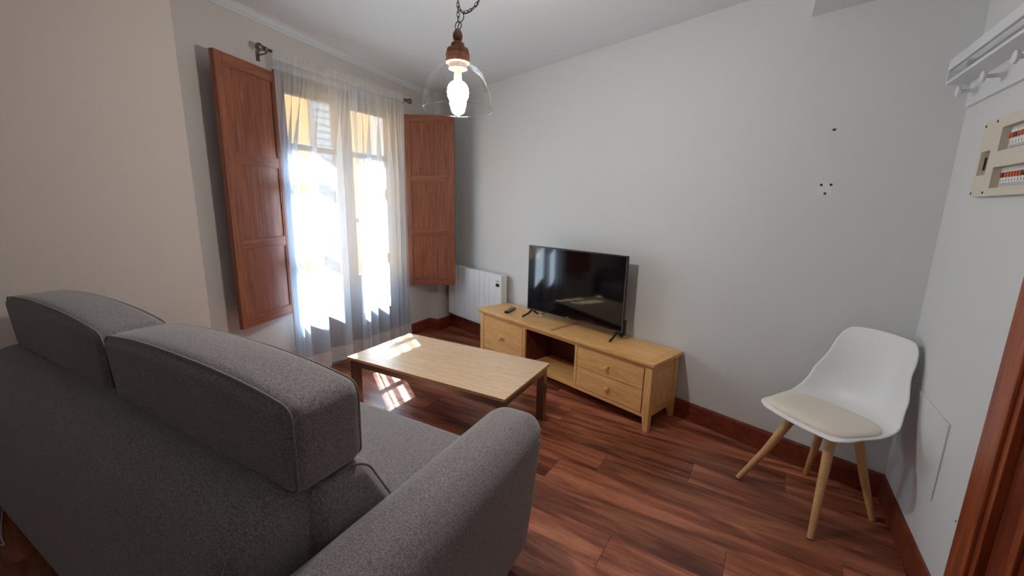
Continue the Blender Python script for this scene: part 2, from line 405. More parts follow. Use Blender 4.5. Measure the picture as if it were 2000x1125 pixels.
# floor: slab with laid planks
floor = struct('floor', prism(cp, -0.10, -0.0085), 'floor')
PW, PL, TH = 0.1925, 1.26, math.radians(-4.0)
ux, uy = Vector((math.cos(TH), math.sin(TH))), Vector((-math.sin(TH), math.cos(TH)))
def clip(poly, p, n):
    o = []
    for i in range(len(poly)):
        a, b = poly[i], poly[(i + 1) % len(poly)]; da, db = (a - p).dot(n), (b - p).dot(n)
        if da >= 0: o.append(a)
        if da * db < 0: o.append(a + (b - a) * (da / (da - db)))
    return o
def plank_bm(poly):
    bm = bmesh.new(); c = Vector((0, 0))
    for p in poly: c += p
    c /= len(poly); b = 0.0011
    rings = []
    for z, ins in ((-0.008, 0.0003), (-0.0012, 0.0003), (0, b)):
        rings.append([bm.verts.new((*(p + (c - p).normalized() * ins * 1.4), z)) for p in poly])
    n = len(poly); bm.faces.new(rings[2])
    for a, d in zip(rings, rings[1:]):
        for i in range(n): bm.faces.new((a[i], a[(i + 1) % n], d[(i + 1) % n], d[i]))
    bmesh.ops.recalc_face_normals(bm, faces=bm.faces[:]); return bm
full = None; fullpoly = [Vector((-PL / 2, -PW / 2)), Vector((PL / 2, -PW / 2)), Vector((PL / 2, PW / 2)), Vector((-PL / 2, PW / 2))]
org = Vector((0.1, 2.0)) + uy * 0.03
offs = [0, 0.43, 0.86, 0.22, 0.65, 1.05]
for r in range(-18, 12):
    for k in range(-5, 4):
        c = org + uy * (r * PW) + ux * (k * PL + offs[r % 6] % PL)
        poly = [c + ux * p.x + uy * p.y for p in fullpoly]
        before = [p.copy() for p in poly]
        poly = clip(poly, K - W * 0.004, -W); poly = clip(poly, K + RN * 0.004, RN) if poly else poly
        if poly:
            if c.y - (c.x - WX) * 0.07 > 1.30 and max(p.y for p in poly) > 1.36: poly = clip(poly, Vector((WX + 0.004, 0)), Vector((1, 0)))
            else: poly = clip(poly, COR + Vector((0.004, 0)), Vector((0.941, -0.338)))
        if len(poly) < 3: continue
        area = abs(sum(poly[i].x * poly[(i + 1) % len(poly)].y - poly[(i + 1) % len(poly)].x * poly[i].y for i in range(len(poly)))) / 2
        if area < 0.004: continue
        if area > PW * PL - 1e-5:
            if full is None:
                o = obj('plank', plank_bm(fullpoly), 'floor', floor); full = o.data
            else: o = share('plank', full, floor)
        else:
            o = obj('plank', plank_bm([Vector(((p - c).dot(ux), (p - c).dot(uy))) for p in poly]), 'floor', floor)
        o.location = (c.x, c.y, 0); o.rotation_euler = (0, 0, TH)

# small marks on the walls
def wall_dot(parent, p, z, n2, mat, r=0.006, sx=1.0):
    mt_ = Matrix.Translation((p.x, p.y, z)) @ Vector((n2.x, n2.y, 0)).to_track_quat('Z', 'Y').to_matrix().to_4x4() @ Matrix.Diagonal((sx, 1, 1, 1))
    obj('screw_hole', lathe([(r, -0.001), (r, 0.0012), (r * 0.6, 0.0016)], 12, mt_), mat, parent)
fl = bmesh.new(); add_prism(fl, [on_tv(-0.465), on_tv(-0.408), on_tv(-0.408, 0.0008), on_tv(-0.465, 0.0008)], 1.475, 1.54); bmesh.ops.recalc_face_normals(fl, faces=fl.faces[:])
obj('filler_patch', fl, 'filler', w_far)
for a, z in ((-0.4547, 1.526), (-0.4143, 1.526), (-0.4337, 1.483)): wall_dot(w_far, on_tv(a), z, -W, 'hole', 0.0062)
wall_dot(w_far, on_tv(-0.438), 1.789, -W, 'red_hole', 0.006, 1.4)
wall_dot(w_right, on_r(0.115), 0.46, RN, 'hole', 0.005); wall_dot(w_right, on_r(0.16), 0.415, RN, 'red_hole', 0.005)
wall_dot(w_right, on_r(0.735), 0.40, RN, 'hole', 0.003)

# access cover on the right wall
cv = thing('cover_plate', 'large white painted cover plate on right wall behind the white chair', 'cover plate', (*on_r(0.0), 0), RROT)
# local x runs from near to far, so "along" a is x = -a ; outward (into room) is +y
obj('plate', bbox(-0.54, -0.07, 0.0, 0.006, 0.345, 0.655, 0.002), 'wall', cv)
for xx, zz in ((-0.525, 0.36), (-0.525, 0.64), (-0.085, 0.36), (-0.085, 0.64)):
    obj('screw', lathe([(0.004, 0.0), (0.004, 0.002), (0.002, 0.0026)], 10, Matrix.Translation((xx, 0.006, zz)) @ Matrix.Rotation(-math.pi / 2, 4, 'X')), 'wall', cv)

# ------------------------------------------------------------------ door in the right wall
door = thing('door_1', 'reddish brown wooden door and casing in the right wall', 'door', (*on_r(0), 0), RROT)
door['kind'] = 'structure'; del door['category']
obj('casing', bbox(-d0 - 0.005, -0.80, -0.004, 0.022, 0, 2.14, 0.006), 'casing', door)
obj('casing', bbox(-1.82, -d1 + 0.005, -0.004, 0.022, 0, 2.14, 0.006), 'casing', door)
obj('casing', bbox(-d1 + 0.005, -d0 - 0.005, -0.004, 0.022, dz - 0.01, 2.14, 0.006), 'casing', door)
obj('stop', bbox(-d0 - 0.03, -d0 - 0.005, -0.05, 0.012, 0, dz - 0.01, 0.003), 'casing', door)
leaf = obj('door_leaf', bbox(-d1 + 0.006, -d0 - 0.031, -0.05, -0.010, 0.006, dz - 0.012, 0.003), 'door', door)
for z0, z1 in ((0.18, 0.92), (1.06, 1.90)):
    for xa, xb, za, zb in ((-d1 + 0.12, -d0 - 0.13, z0, z0 + 0.03), (-d1 + 0.12, -d0 - 0.13, z1 - 0.03, z1), (-d1 + 0.12, -d1 + 0.15, z0 + 0.03, z1 - 0.03), (-d0 - 0.16, -d0 - 0.13, z0 + 0.03, z1 - 0.03)):
        obj('moulding', bbox(xa, xb, -0.012, 0.002, za, zb, 0.004), 'casing', leaf)
for zz in (0.28, 1.75):
    obj('hinge', lathe([(0.004, -0.012), (0.006, -0.009), (0.006, 0.05), (0.004, 0.056)], 12, Matrix.Translation((-d0 - 0.012, 0.026, zz - 0.02))), 'brass', door)

# ------------------------------------------------------------------ French window
win = bpy.data.objects.new('window_1', None); COL.objects.link(win); win['kind'] = 'structure'; win['label'] = 'wooden french window with two glazed leaves behind sheer curtains'
win.location = (-3.06, 0, 0)
def wobj(name, a, mat, parent, r=0.004): return obj(name, bbox(*a, r), mat, parent)
fx0, fx1 = -0.035, 0.035
wobj('jamb', (fx0, fx1, OY0, OY0 + 0.05, 0, OZ), 'window_wood', win); wobj('jamb', (fx0, fx1, OY1 - 0.05, OY1, 0, OZ), 'window_wood', win)
wobj('head', (fx0, fx1, OY0 + 0.05, OY1 - 0.05, 2.24, OZ), 'window_wood', win)
wobj('head', (fx0, fx1 - 0.02, OY0, OY1, OZ, 2.47), 'window_wood', win)
wobj('threshold', (-0.33, 0.11, OY0, OY1, -0.02, 0.012), 'stone', win)
for (y0, y1) in ((OY0 + 0.055, 2.555), (2.565, OY1 - 0.055)):
    lf = wobj('window_leaf', (-0.025, 0.03, y0, y0 + 0.08, 0.02, 2.235), 'window_wood', win)
    wobj('stile', (-0.025, 0.03, y1 - 0.08, y1, 0.02, 2.235), 'window_wood', lf)
    for za, zb in ((0.02, 0.13), (0.62, 0.73), (2.165, 2.235)): wobj('rail', (-0.025, 0.03, y0 + 0.08, y1 - 0.08, za, zb), 'window_wood', lf)
    wobj('lower_panel', (-0.012, 0.012, y0 + 0.08, y1 - 0.08, 0.13, 0.62), 'window_wood', lf)
    for zm in (1.225, 1.795): wobj('glazing_bar', (-0.018, 0.022, y0 + 0.08, y1 - 0.08, zm - 0.022, zm + 0.022), 'window_wood', lf)
    for za, zb in ((0.73, 1.203), (1.247, 1.773), (1.817, 2.165)): obj('pane', box(-0.002, 0.002, y0 + 0.08, y1 - 0.08, za, zb), 'pane', lf)
wobj('cover_strip', (0.03, 0.05, 2.53, 2.59, 0.02, 2.235), 'window_wood', win)

# ------------------------------------------------------------------ street outside
fac = thing('building', 'ochre rendered house front across the street seen through curtains', 'building', (-8.6, 0, -4))
obj('facade', box(-0.4, 0, -4, 14, 0, 10.5), 'ochre', fac)
for wy in (3.2, 6.9, 10.6):
    for wz in (2.0, 5.3):
        sh = obj('window', bbox(0, 0.06, wy - 0.55, wy + 0.55, wz, wz + 2.3, 0.01), 'stone', fac)
        for s in (-1, 1):
            for i in range(14): obj('slat', bbox(0.05, 0.085, wy + s * 0.25 - 0.22, wy + s * 0.25 + 0.22, wz + 0.12 + i * 0.15, wz + 0.23 + i * 0.15, 0.008, 1), 'grey_shutter', sh)
obj('eaves', bbox(-0.5, 0.25, -4, 14, 10.3, 10.55, 0.03), 'stone', fac)
st = obj('street', box(-8.6, -3.37, -4, 14, -4.2, -4.0), 'stone'); st['kind'] = 'structure'

# ------------------------------------------------------------------ shutters
def shutter(name, label, hinge, free, z0, z1, side):
    d = Vector(free) - Vector(hinge); L = d.length
    t = thing(name, label, 'shutter', (hinge[0], hinge[1], z0), math.atan2(d.y, d.x), 'wooden window shutters')
    H = z1 - z0; T = 0.032; sw = 0.062
    ya, yb_ = (-T, 0) if side > 0 else (0, T)
    st_me = None
    for x in (0, L - sw):
        o = obj('stile', bbox(x, x + sw, ya, yb_, 0, H, 0.003), 'shutter', t)
    cuts = [0.0, 0.325, 0.645, 1.0]; rw = [0.062, 0.054, 0.054, 0.062]
    rails = []
    for i, c in enumerate(cuts):
        za = c * H - (0 if i == 0 else rw[i] if i == 3 else rw[i] / 2); rails.append((za, za + rw[i]))
        obj('rail', bbox(sw, L - sw, ya + 0.001, yb_ - 0.001, za, za + rw[i], 0.003), 'shutter_h', t)
    for (a, b) in zip(rails, rails[1:]):
        p = obj('panel', bbox(sw - 0.002, L - sw + 0.002, ya + 0.010, yb_ - 0.010, a[1] - 0.002, b[0] + 0.002, 0.001), 'shutter', t)
        for f0, f1 in ((ya + 0.003, ya + 0.010), (yb_ - 0.010, yb_ - 0.003)):
            bm = bmesh.new(); x0, x1, zz0, zz1, w_ = sw, L - sw, a[1], b[0], 0.008
            for aa in ((x0, x1, f0, f1, zz0, zz0 + w_), (x0, x1, f0, f1, zz1 - w_, zz1), (x0, x0 + w_, f0, f1, zz0 + w_, zz1 - w_), (x1 - w_, x1, f0, f1, zz0 + w_, zz1 - w_)): add_box(bm, *aa)
            obj('bead', bm, 'shutter_h', p)
    for zz in (0.2, H / 2, H - 0.2):
        obj('hinge', lathe([(0.007, -0.04), (0.007, 0.04)], 10, Matrix.Translation((-0.006, (ya + yb_) / 2, zz))), 'pewter', t)
    return t
shutter('shutter', 'brown panelled shutter folded back beside the left edge of the curtains', (-2.945, 1.935), (-2.805, 1.452), 0.555, 2.245, -1)
shutter('shutter', 'brown panelled shutter standing open between curtain and radiator', (-2.955, 3.205), (-2.535, 3.455), 0.565, 2.215, 1)

# ------------------------------------------------------------------ curtains and rod
def curtain(label, knots, ztop, zbot, flare, front=0.0):
    n = 300; bot = spline(knots, n); rows = 36
    y0, y1 = knots[0][1], knots[-1][1]
    bm = bmesh.new(); grid = []
    for j in range(rows + 1):
        v = j / rows; z = ztop + (zbot - ztop) * v; row = []
        k = min(1.0, v / 0.35); k = k * k * (3 - 2 * k); amp = 0.16 + 0.84 * k
        for i in range(n):
            s = i / (n - 1); p = bot[i]
            yt = y0 + (y1 - y0) * s; y = yt + (p.y - yt) * amp
            x = -2.84 + front + 0.022 * (1 - k) + (p.x + 0.012 + 2.84) * amp + (1 - k) * 0.004 * math.sin(s * 150) + 0.006 * math.sin(4 * v + 9 * s)
            y += flare * v * (s - 0.5) * 2
            row.append(bm.verts.new((x, y, z + (0.004 * math.sin(s * 40) if j == rows else 0))))
        grid.append(row)
    t = thing('curtain', label, 'curtain', (-2.84, (y0 + y1) / 2, 0), 0, 'sheer curtains')
    off = Vector((-2.84, (y0 + y1) / 2, 0))
    def part(name, j0, j1, mat):
        b2 = bmesh.new(); g = [[b2.verts.new(v.co - off) for v in grid[j]] for j in range(j0, j1 + 1)]
        for a, b in zip(g, g[1:]):
            for i in range(n - 1): b2.faces.new((a[i], a[i + 1], b[i + 1], b[i]))
        return obj(name, b2, mat, t, smooth=True)
    part('cloth', 1, rows - 2, 'sheer'); part('rod_pocket', 0, 1, 'hem'); part('hem', rows - 2, rows, 'hem')
    bm.free(); return t
curtain('left sheer white curtain, gathered densely beside the folded back shutter',
        [(-2.83, 1.845), (-2.79, 1.865), (-2.86, 1.875), (-2.80, 1.905), (-2.875, 1.915), (-2.81, 1.955), (-2.88, 1.955), (-2.85, 2.0), (-2.815, 2.11), (-2.86, 2.125), (-2.895, 2.115), (-2.855, 2.20), (-2.80, 2.32), (-2.86, 2.335), (-2.895, 2.325), (-2.86, 2.40), (-2.835, 2.47), (-2.85, 2.53)], 2.362, 0.075, 0.012, 0.004)
curtain('right sheer white curtain, hanging next to the shutter by the radiator',
        [(-2.80, 2.455), (-2.785, 2.475), (-2.81, 2.50), (-2.79, 2.54), (-2.86, 2.575), (-2.815, 2.64), (-2.86, 2.65), (-2.89, 2.645), (-2.81, 2.755), (-2.86, 2.765), (-2.895, 2.755), (-2.815, 2.875), (-2.86, 2.885), (-2.89, 2.875), (-2.83, 2.955), (-2.88, 2.965), (-2.815, 3.005), (-2.87, 3.015), (-2.825, 3.05)], 2.352, 0.075, 0.02, 0.012)
rod = thing('curtain_rod', 'pewter curtain rod with ball finials above the window', 'curtain rod', (-2.84, 2.5, 2.335))
tilt = (2.315 - 2.350) / 1.3
def rp(y, dx=0, dz=0): return (dx, y - 2.5, tilt * (y - 2.5) + dz)
obj('pole', tube([rp(1.80), rp(3.15)], 0.009, 12), 'pewter', rod, True)
for yy, s in ((1.80, -1), (3.15, 1)):
    mt_ = Matrix.Translation(rp(yy)) @ Matrix.Rotation(-s * math.pi / 2, 4, 'X')
    prof = [(0.009, -0.03), (0.014, -0.026), (0.014, -0.014), (0.010, -0.010), (0.016, -0.004), (0.010, 0.0)]
    prof += [(0.024 * math.sin(a) + 0.001, 0.022 - 0.024 * math.cos(a)) for a in [math.pi * (0.13 + 0.87 * i / 10) for i in range(11)]]
    f = obj('finial', lathe(prof, 20, mt_), 'pewter', rod); autosmooth(f, 50)
for yy in (1.83, 3.12):
    bm = bmesh.new(); add_tube(bm, [rp(yy, -0.108, -0.02), rp(yy, -0.02, -0.02), rp(yy, 0, -0.008)], 0.005, 8)
    add_box(bm, -0.112, -0.106, yy - 2.5 - 0.012, yy - 2.5 + 0.012, tilt * (yy - 2.5) - 0.055, tilt * (yy - 2.5) + 0.01)
    obj('bracket', bm, 'pewter', rod)

# ------------------------------------------------------------------ radiator
rad = thing('radiator', 'white wall mounted electric radiator in the far corner', 'radiator', (*on_tv(-3.730, 0.02), 0), TVROT)
RL, rz0, rz1 = 0.915, 0.185, 0.735; mw = 0.105; nf = 10; pitch_ = (RL - mw) / nf
obj('back_plate', box(0.01, RL - 0.01, -0.035, -0.012, rz0 + 0.02, rz1 - 0.03), 'rad_dark', rad)
fin = None
for i in range(nf):
    if fin is None:
        bm = bbox(0.0, pitch_ - 0.003, -0.085, -0.03, rz0, rz1, 0.006, 3)
        o = obj('radiator_fin', bm, 'radiator', rad); autosmooth(o, 50); fin = o.data
    else: o = share('radiator_fin', fin, rad)
    o.location = (i * pitch_, 0, 0)
for i in range(nf): obj('top_vent', bbox(i * pitch_ + 0.012, (i + 1) * pitch_ - 0.015, -0.03, -0.004, rz1 - 0.03, rz1 - 0.006, 0.003), 'radiator', rad)
for xx in (0.18, 0.66): obj('wall_bracket', box(xx, xx + 0.03, -0.015, 0.02, rz0 + 0.1, rz1 - 0.1), 'rad_dark', rad)
cm_ = obj('control_unit', bbox(RL - mw, RL, -0.090, -0.012, rz0, rz1 - 0.004, 0.008, 3), 'white_plastic', rad); autosmooth(cm_, 50)
obj('display', bbox(RL - mw + 0.025, RL - 0.03, -0.0925, -0.088, rz1 - 0.115, rz1 - 0.085, 0.002), 'black', cm_)
for i in range(3): obj('button', bbox(RL - mw + 0.025 + i * 0.018, RL - mw + 0.037 + i * 0.018, -0.093, -0.088, rz1 - 0.07, rz1 - 0.06, 0.001), 'rubber', cm_)

# ------------------------------------------------------------------ TV cabinet
cab = thing('tv_cabinet', 'low oak cabinet with drawers and open middle niche against the back wall', 'cabinet', (-2.013, 3.071, 0), math.radians(-19.25))
CL, CD, CH = 1.753, 0.372, 0.466
tp = obj('top_panel', bbox(0.055, 0.86, 0.03, CD, 0.442, CH, 0.002), 'oak', cab)
obj('top_panel', bbox(0.90, CL - 0.055, 0.03, CD, 0.442, CH, 0.002), 'oak', cab)
obj('top_batten', bbox(0.861, 0.899, 0.03, CD, 0.442, CH - 0.0012, 0.002), 'oak_dark', cab)
obj('top_end', bbox(0.0, 0.0545, 0.03, CD, 0.442, CH, 0.004), 'oak_cross', cab); obj('top_end', bbox(CL - 0.0545, CL, 0.03, CD, 0.442, CH, 0.004), 'oak_cross', cab)
obj('top_edge', bbox(0, CL, 0.0, 0.0295, 0.442, CH, 0.006, 3), 'oak', cab)
obj('under_moulding', bbox(0.018, CL - 0.018, 0.016, CD - 0.002, 0.430, 0.442, 0.004), 'oak', cab)
def leg_cab(x0, x1, y0, y1, dx, dy):
    bm = bmesh.new(); t_ = 0.016
    lv = [(0.0, t_), (0.12, 0.0), (0.43, 0.0)]; rings = []
    for z, k in lv:
        xa, xb = x0 + (k if dx < 0 else 0), x1 - (k if dx > 0 else 0); ya, yb2 = y0 + (k if dy < 0 else 0), y1 - (k if dy > 0 else 0)
        rings.append([bm.verts.new(p) for p in ((xa, ya, z), (xb, ya, z), (xb, yb2, z), (xa, yb2, z))])
    for a, b in zip(rings, rings[1:]):
        for i in range(4): bm.faces.new((a[i], a[(i + 1) % 4], b[(i + 1) % 4], b[i]))
    bm.faces.new(rings[0][::-1]); bm.faces.new(rings[-1]); bmesh.ops.bevel(bm, geom=bm.edges[:], offset=0.002, segments=1, affect='EDGES'); return bm
lx0, lx1, ly0, ly1 = 0.022, CL - 0.022, 0.020, CD - 0.004; lw = 0.048
for x0, sx in ((lx0, 1), (lx1 - lw, -1)):
    for y0, sy in ((ly0, 1), (ly1 - lw, -1)): obj('leg', leg_cab(x0, x0 + lw, y0, y0 + lw, sx, sy), 'oak_v', cab)
bx0, bx1 = lx0 + lw, lx1 - lw
obj('bottom_rail', bbox(bx0, bx1, ly0 + 0.004, ly0 + 0.024, 0.088, 0.112, 0.002), 'oak', cab)
obj('top_rail', bbox(bx0, bx1, ly0 + 0.004, ly0 + 0.024, 0.414, 0.430, 0.002), 'oak', cab)
obj('bottom_board', box(bx0, bx1, ly0 + 0.024, ly1 - 0.015, 0.096, 0.112), 'oak', cab)
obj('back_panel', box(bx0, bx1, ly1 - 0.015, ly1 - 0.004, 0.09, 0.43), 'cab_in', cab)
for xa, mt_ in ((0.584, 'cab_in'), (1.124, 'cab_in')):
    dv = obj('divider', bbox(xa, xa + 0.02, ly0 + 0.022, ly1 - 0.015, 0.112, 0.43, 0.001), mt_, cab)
    obj('divider_edge', bbox(xa - 0.001, xa + 0.021, ly0 + 0.004, ly0 + 0.022, 0.112, 0.414, 0.001), 'oak_v', dv)
for x_, sgn in ((lx0, 1), (lx1, -1)):
    xa, xb = sorted((x_ + sgn * 0.008, x_ + sgn * 0.028))
    sp_ = obj('side_panel', bbox(xa + 0.006, xb - 0.002, ly0 + lw, ly1 - lw, 0.10, 0.43, 0.001), 'oak_v', cab)
    obj('side_rail', bbox(xa, xb, ly0 + lw, ly1 - lw, 0.375, 0.43, 0.003), 'oak_cross', sp_)
    obj('side_rail', bbox(xa, xb, ly0 + lw, ly1 - lw, 0.09, 0.145, 0.003), 'oak_cross', sp_)
    obj('side_stile', bbox(xa, xb, ly0 + lw, ly0 + lw + 0.03, 0.145, 0.375, 0.003), 'oak_v', sp_)
    obj('side_stile', bbox(xa, xb, ly1 - lw - 0.03, ly1 - lw, 0.145, 0.375, 0.003), 'oak_v', sp_)
knob_prof = [(0.009, 0.0), (0.0075, 0.010), (0.010, 0.014), (0.0155, 0.019), (0.017, 0.025), (0.0145, 0.031), (0.006, 0.034)]
for nm, x0, x1, z0, z1, kx in (('drawer', bx0 + 0.005, 0.578, 0.117, 0.410, 0.324), ('drawer', 1.150, bx1 - 0.009, 0.2685, 0.410, 1.414), ('drawer', 1.150, bx1 - 0.009, 0.117, 0.2635, 1.424)):
    dr = obj(nm, bbox(x0, x1, ly0 + 0.002, ly0 + 0.020, z0, z1, 0.002), 'oak', cab)
    kn = obj('knob', lathe(knob_prof, 20, Matrix.Translation((kx, ly0 + 0.002, (z0 + z1) / 2)) @ Matrix.Rotation(math.pi / 2, 4, 'X')), 'oak', dr); autosmooth(kn, 60)
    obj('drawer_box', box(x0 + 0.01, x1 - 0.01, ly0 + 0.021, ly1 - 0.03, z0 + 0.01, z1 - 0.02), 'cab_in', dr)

# ------------------------------------------------------------------ television
tl_, tr_ = on_tv(-2.358, 0.203), on_tv(-1.438, 0.160)
d = tr_ - tl_; TW = d.length; z0, z1 = 0.523, 1.068
tv = thing('television', 'black flat screen television standing on the oak cabinet', 'television', (*tl_, CH), math.atan2(d.y, d.x))
h0, h1 = z0 - CH, z1 - CH
hs = obj('housing', bbox(0, TW, 0.0, 0.022, h0, h1, 0.003), 'black', tv)
obj('rear_housing', bbox(0.10, TW - 0.10, 0.022, 0.055, h0 + 0.02, h0 + 0.36, 0.012), 'black', tv)
obj('screen', box(0.008, TW - 0.010, -0.0015, 0.0005, h0 + 0.026, h1 - 0.010), 'screen', tv)
bm = bmesh.new(); add_box(bm, TW - 0.0075, TW - 0.004, -0.002, 0.001, h0 + 0.010, h1 - 0.008); add_box(bm, 0.006, TW - 0.004, -0.002, 0.001, h0 + 0.006, h0 + 0.010)
obj('bezel_trim', bm, 'silver', tv)
obj('lower_bezel', box(0.008, TW - 0.010, -0.003, 0.0005, h0 + 0.010, h0 + 0.0255), 'black_gloss', tv)
bm = bmesh.new(); lx = TW * 0.46
for i, w_ in enumerate((0.006, 0.005, 0.006)): add_box(bm, lx + i * 0.009, lx + i * 0.009 + w_, -0.004, -0.002, h0 + 0.013, h0 + 0.021)
obj('logo', bm, 'silver', tv)
for fx, lean in ((0.055, -0.03), (TW - 0.045, 0.0)):
    bm = bmesh.new()
    add_tube(bm, [(fx, 0.01, h0 + 0.006), (fx + lean * 0.4, -0.03, h0 - 0.028), (fx + lean, -0.085, 0.008)], [0.011, 0.009, 0.0075], 8)
    add_tube(bm, [(fx, 0.012, h0 + 0.006), (fx + lean * 0.2, 0.05, h0 - 0.03), (fx + lean * 0.3, 0.085, 0.008)], [0.011, 0.009, 0.0075], 8)
    o = obj('foot', bm, 'black', tv); autosmooth(o, 60)
obj('wall_clip', bbox(TW - 0.030, TW + 0.004, 0.022, 0.045, h0 - 0.02, h0 + 0.09, 0.003), 'black', tv)

rmt = thing('remote_control', 'grey remote control lying on the left end of the oak cabinet', 'remote control', (-1.705, 3.135, CH), math.radians(96 - 90))
b_ = obj('body', bbox(-0.021, 0.021, -0.085, 0.085, 0.001, 0.019, 0.005, 2), 'black', rmt)
obj('face', bbox(-0.018, 0.018, -0.080, 0.080, 0.0185, 0.0205, 0.0008), 'silver', rmt)
for i in range(7):
    for j in range(3): obj('button', lathe([(0.0036, 0.0195), (0.0036, 0.0222), (0.002, 0.0226)], 8, Matrix.Translation((-0.011 + j * 0.011, -0.06 + i * 0.019, 0))), 'rubber' if i % 3 else 'black', rmt)
plug = thing('cable_plug', 'small white aerial plug beside the left foot of the television', 'plug', (*on_tv(-2.275, 0.138), CH), TVROT)
obj('plug_body', lathe([(0.006, 0), (0.011, 0.004), (0.012, 0.022), (0.008, 0.034), (0.004, 0.038)], 14, Matrix.Translation((0, 0, 0.0125)) @ Matrix.Rotation(math.pi / 2, 4, 'Y')), 'white_plastic', plug, True)
obj('lead', tube([(0.002, 0, 0.012), (-0.012, 0.006, 0.006), (-0.03, 0.03, 0.004), (-0.02, 0.09, 0.004)], 0.003, 8), 'black', plug)

# ------------------------------------------------------------------ coffee table
ct = thing('coffee_table', 'low rectangular coffee table with pale beech top and metal legs', 'table', (-2.191, 1.778, 0), 0)
TLn, TWd, TH_ = 1.201, 0.601, 0.385
obj('table_top', bbox(0, TLn, 0, TWd, TH_ - 0.005, TH_, 0.0015), 'table_top', ct)
obj('top_edge', bbox(0.001, TLn - 0.001, 0.001, TWd - 0.001, TH_ - 0.019, TH_ - 0.005, 0.0015), 'table_edge', ct)
for x in (0.012, TLn - 0.062):
    for y in (0.012, TWd - 0.062): obj('leg', bbox(x, x + 0.05, y, y + 0.05, 0.0, TH_ - 0.019, 0.003), 'satin', ct)
for a in ((0.062, TLn - 0.062, 0.014, 0.034), (0.062, TLn - 0.062, TWd - 0.034, TWd - 0.014), (0.014, 0.034, 0.062, TWd - 0.062), (TLn - 0.034, TLn - 0.014, 0.062, TWd - 0.062)):
    obj('apron', bbox(*a, TH_ - 0.062, TH_ - 0.019, 0.002), 'satin', ct)

# ------------------------------------------------------------------ sofa
SX0, SX1 = -2.935, -0.583        # outer ends
IX0, IX1 = -2.74, -0.845        # between the arms
sofa = thing('sofa', 'grey fabric sofa seen from behind with two raised headrests', 'sofa', (-1.78, 0.85, 0))
def so(name, bm, mat, parent=None, smooth=True):
    bmesh.ops.translate(bm, verts=bm.verts[:], vec=(1.78, -0.85, 0)); return obj(name, bm, mat, parent or sofa, smooth)
# back frame: profile in y,z extruded in x
def back_fn(q_):
    # shoulder rolls forward towards the top, rear stays upright lower down
    t = max(0.0, min(1.0, (q_.z - 0.30) / 0.42)); q_.y += 0.10 * t * t
    return q_
fr_ = so('back_frame', rbox(SX0 - 0.03, IX1 - 0.03, 0.325, 0.60, 0.045, 0.715, 0.095, (0.0, 0.012, 0.012), 6, 10, back_fn), 'sofa')
for xx in (IX1 - 0.055, SX0 - 0.005):
    pts = []
    for i in range(15):
        z = 0.09 + 0.53 * i / 14; p = back_fn(Vector((xx, 0.329, z))); y = p.y + (0.0 if z < 0.60 else (z - 0.60) ** 2 * 6)
        pts.append((xx - (0.015 if xx > -1.5 else -0.015), y + 0.004, z))
    so('seam', tube(pts, 0.0025, 6), 'piping', fr_)
so('base', rbox(SX0 + 0.06, SX1 - 0.06, 0.36, 1.30, 0.045, 0.27, 0.03, (0, 0, 0), 3, 4), 'sofa')
# seat cushions
mid = -1.80
for xa, xb in ((mid + 0.003, IX1 - 0.004), (IX0 + 0.004, mid - 0.003)):
    so('seat_cushion', rbox(xa, xb, 0.62, 1.345, 0.262, 0.432, 0.055, (0, 0.012, 0.022), 5, 8), 'sofa')
# lumbar cushions below the headrests, front leans back
def lum_fn(q_):
    t = max(0.0, (q_.z - 0.43) / 0.25); f = max(0.0, min(1.0, (q_.y - 0.60) / 0.25)); q_.y -= 0.13 * t * f; return q_
for xa, xb in ((mid + 0.003, IX1 - 0.006), (IX0 + 0.004, mid - 0.003)):
    lc = so('back_cushion', rbox(xa, xb, 0.56, 0.885, 0.40, 0.690, 0.055, (0, 0.02, 0.0), 5, 8, lum_fn), 'sofa')
    if xa > mid:
        raw = [(0.70 + 0.13 * i / 5, 0.690) for i in range(5)] + [(0.83 + 0.055 * math.sin(a_), 0.635 + 0.055 * math.cos(a_)) for a_ in [math.pi / 2 * i / 8 for i in range(9)]] + [(0.885, 0.62 - 0.17 * i / 5) for i in range(6)]
        pts = []
        for y_, z_ in raw:
            v_ = lum_fn(Vector((0, y_, z_))); pts.append((xb - 0.018, v_.y - 0.008, v_.z - 0.006))
        so('piping', tube(pts, 0.0034, 6), 'piping', lc)
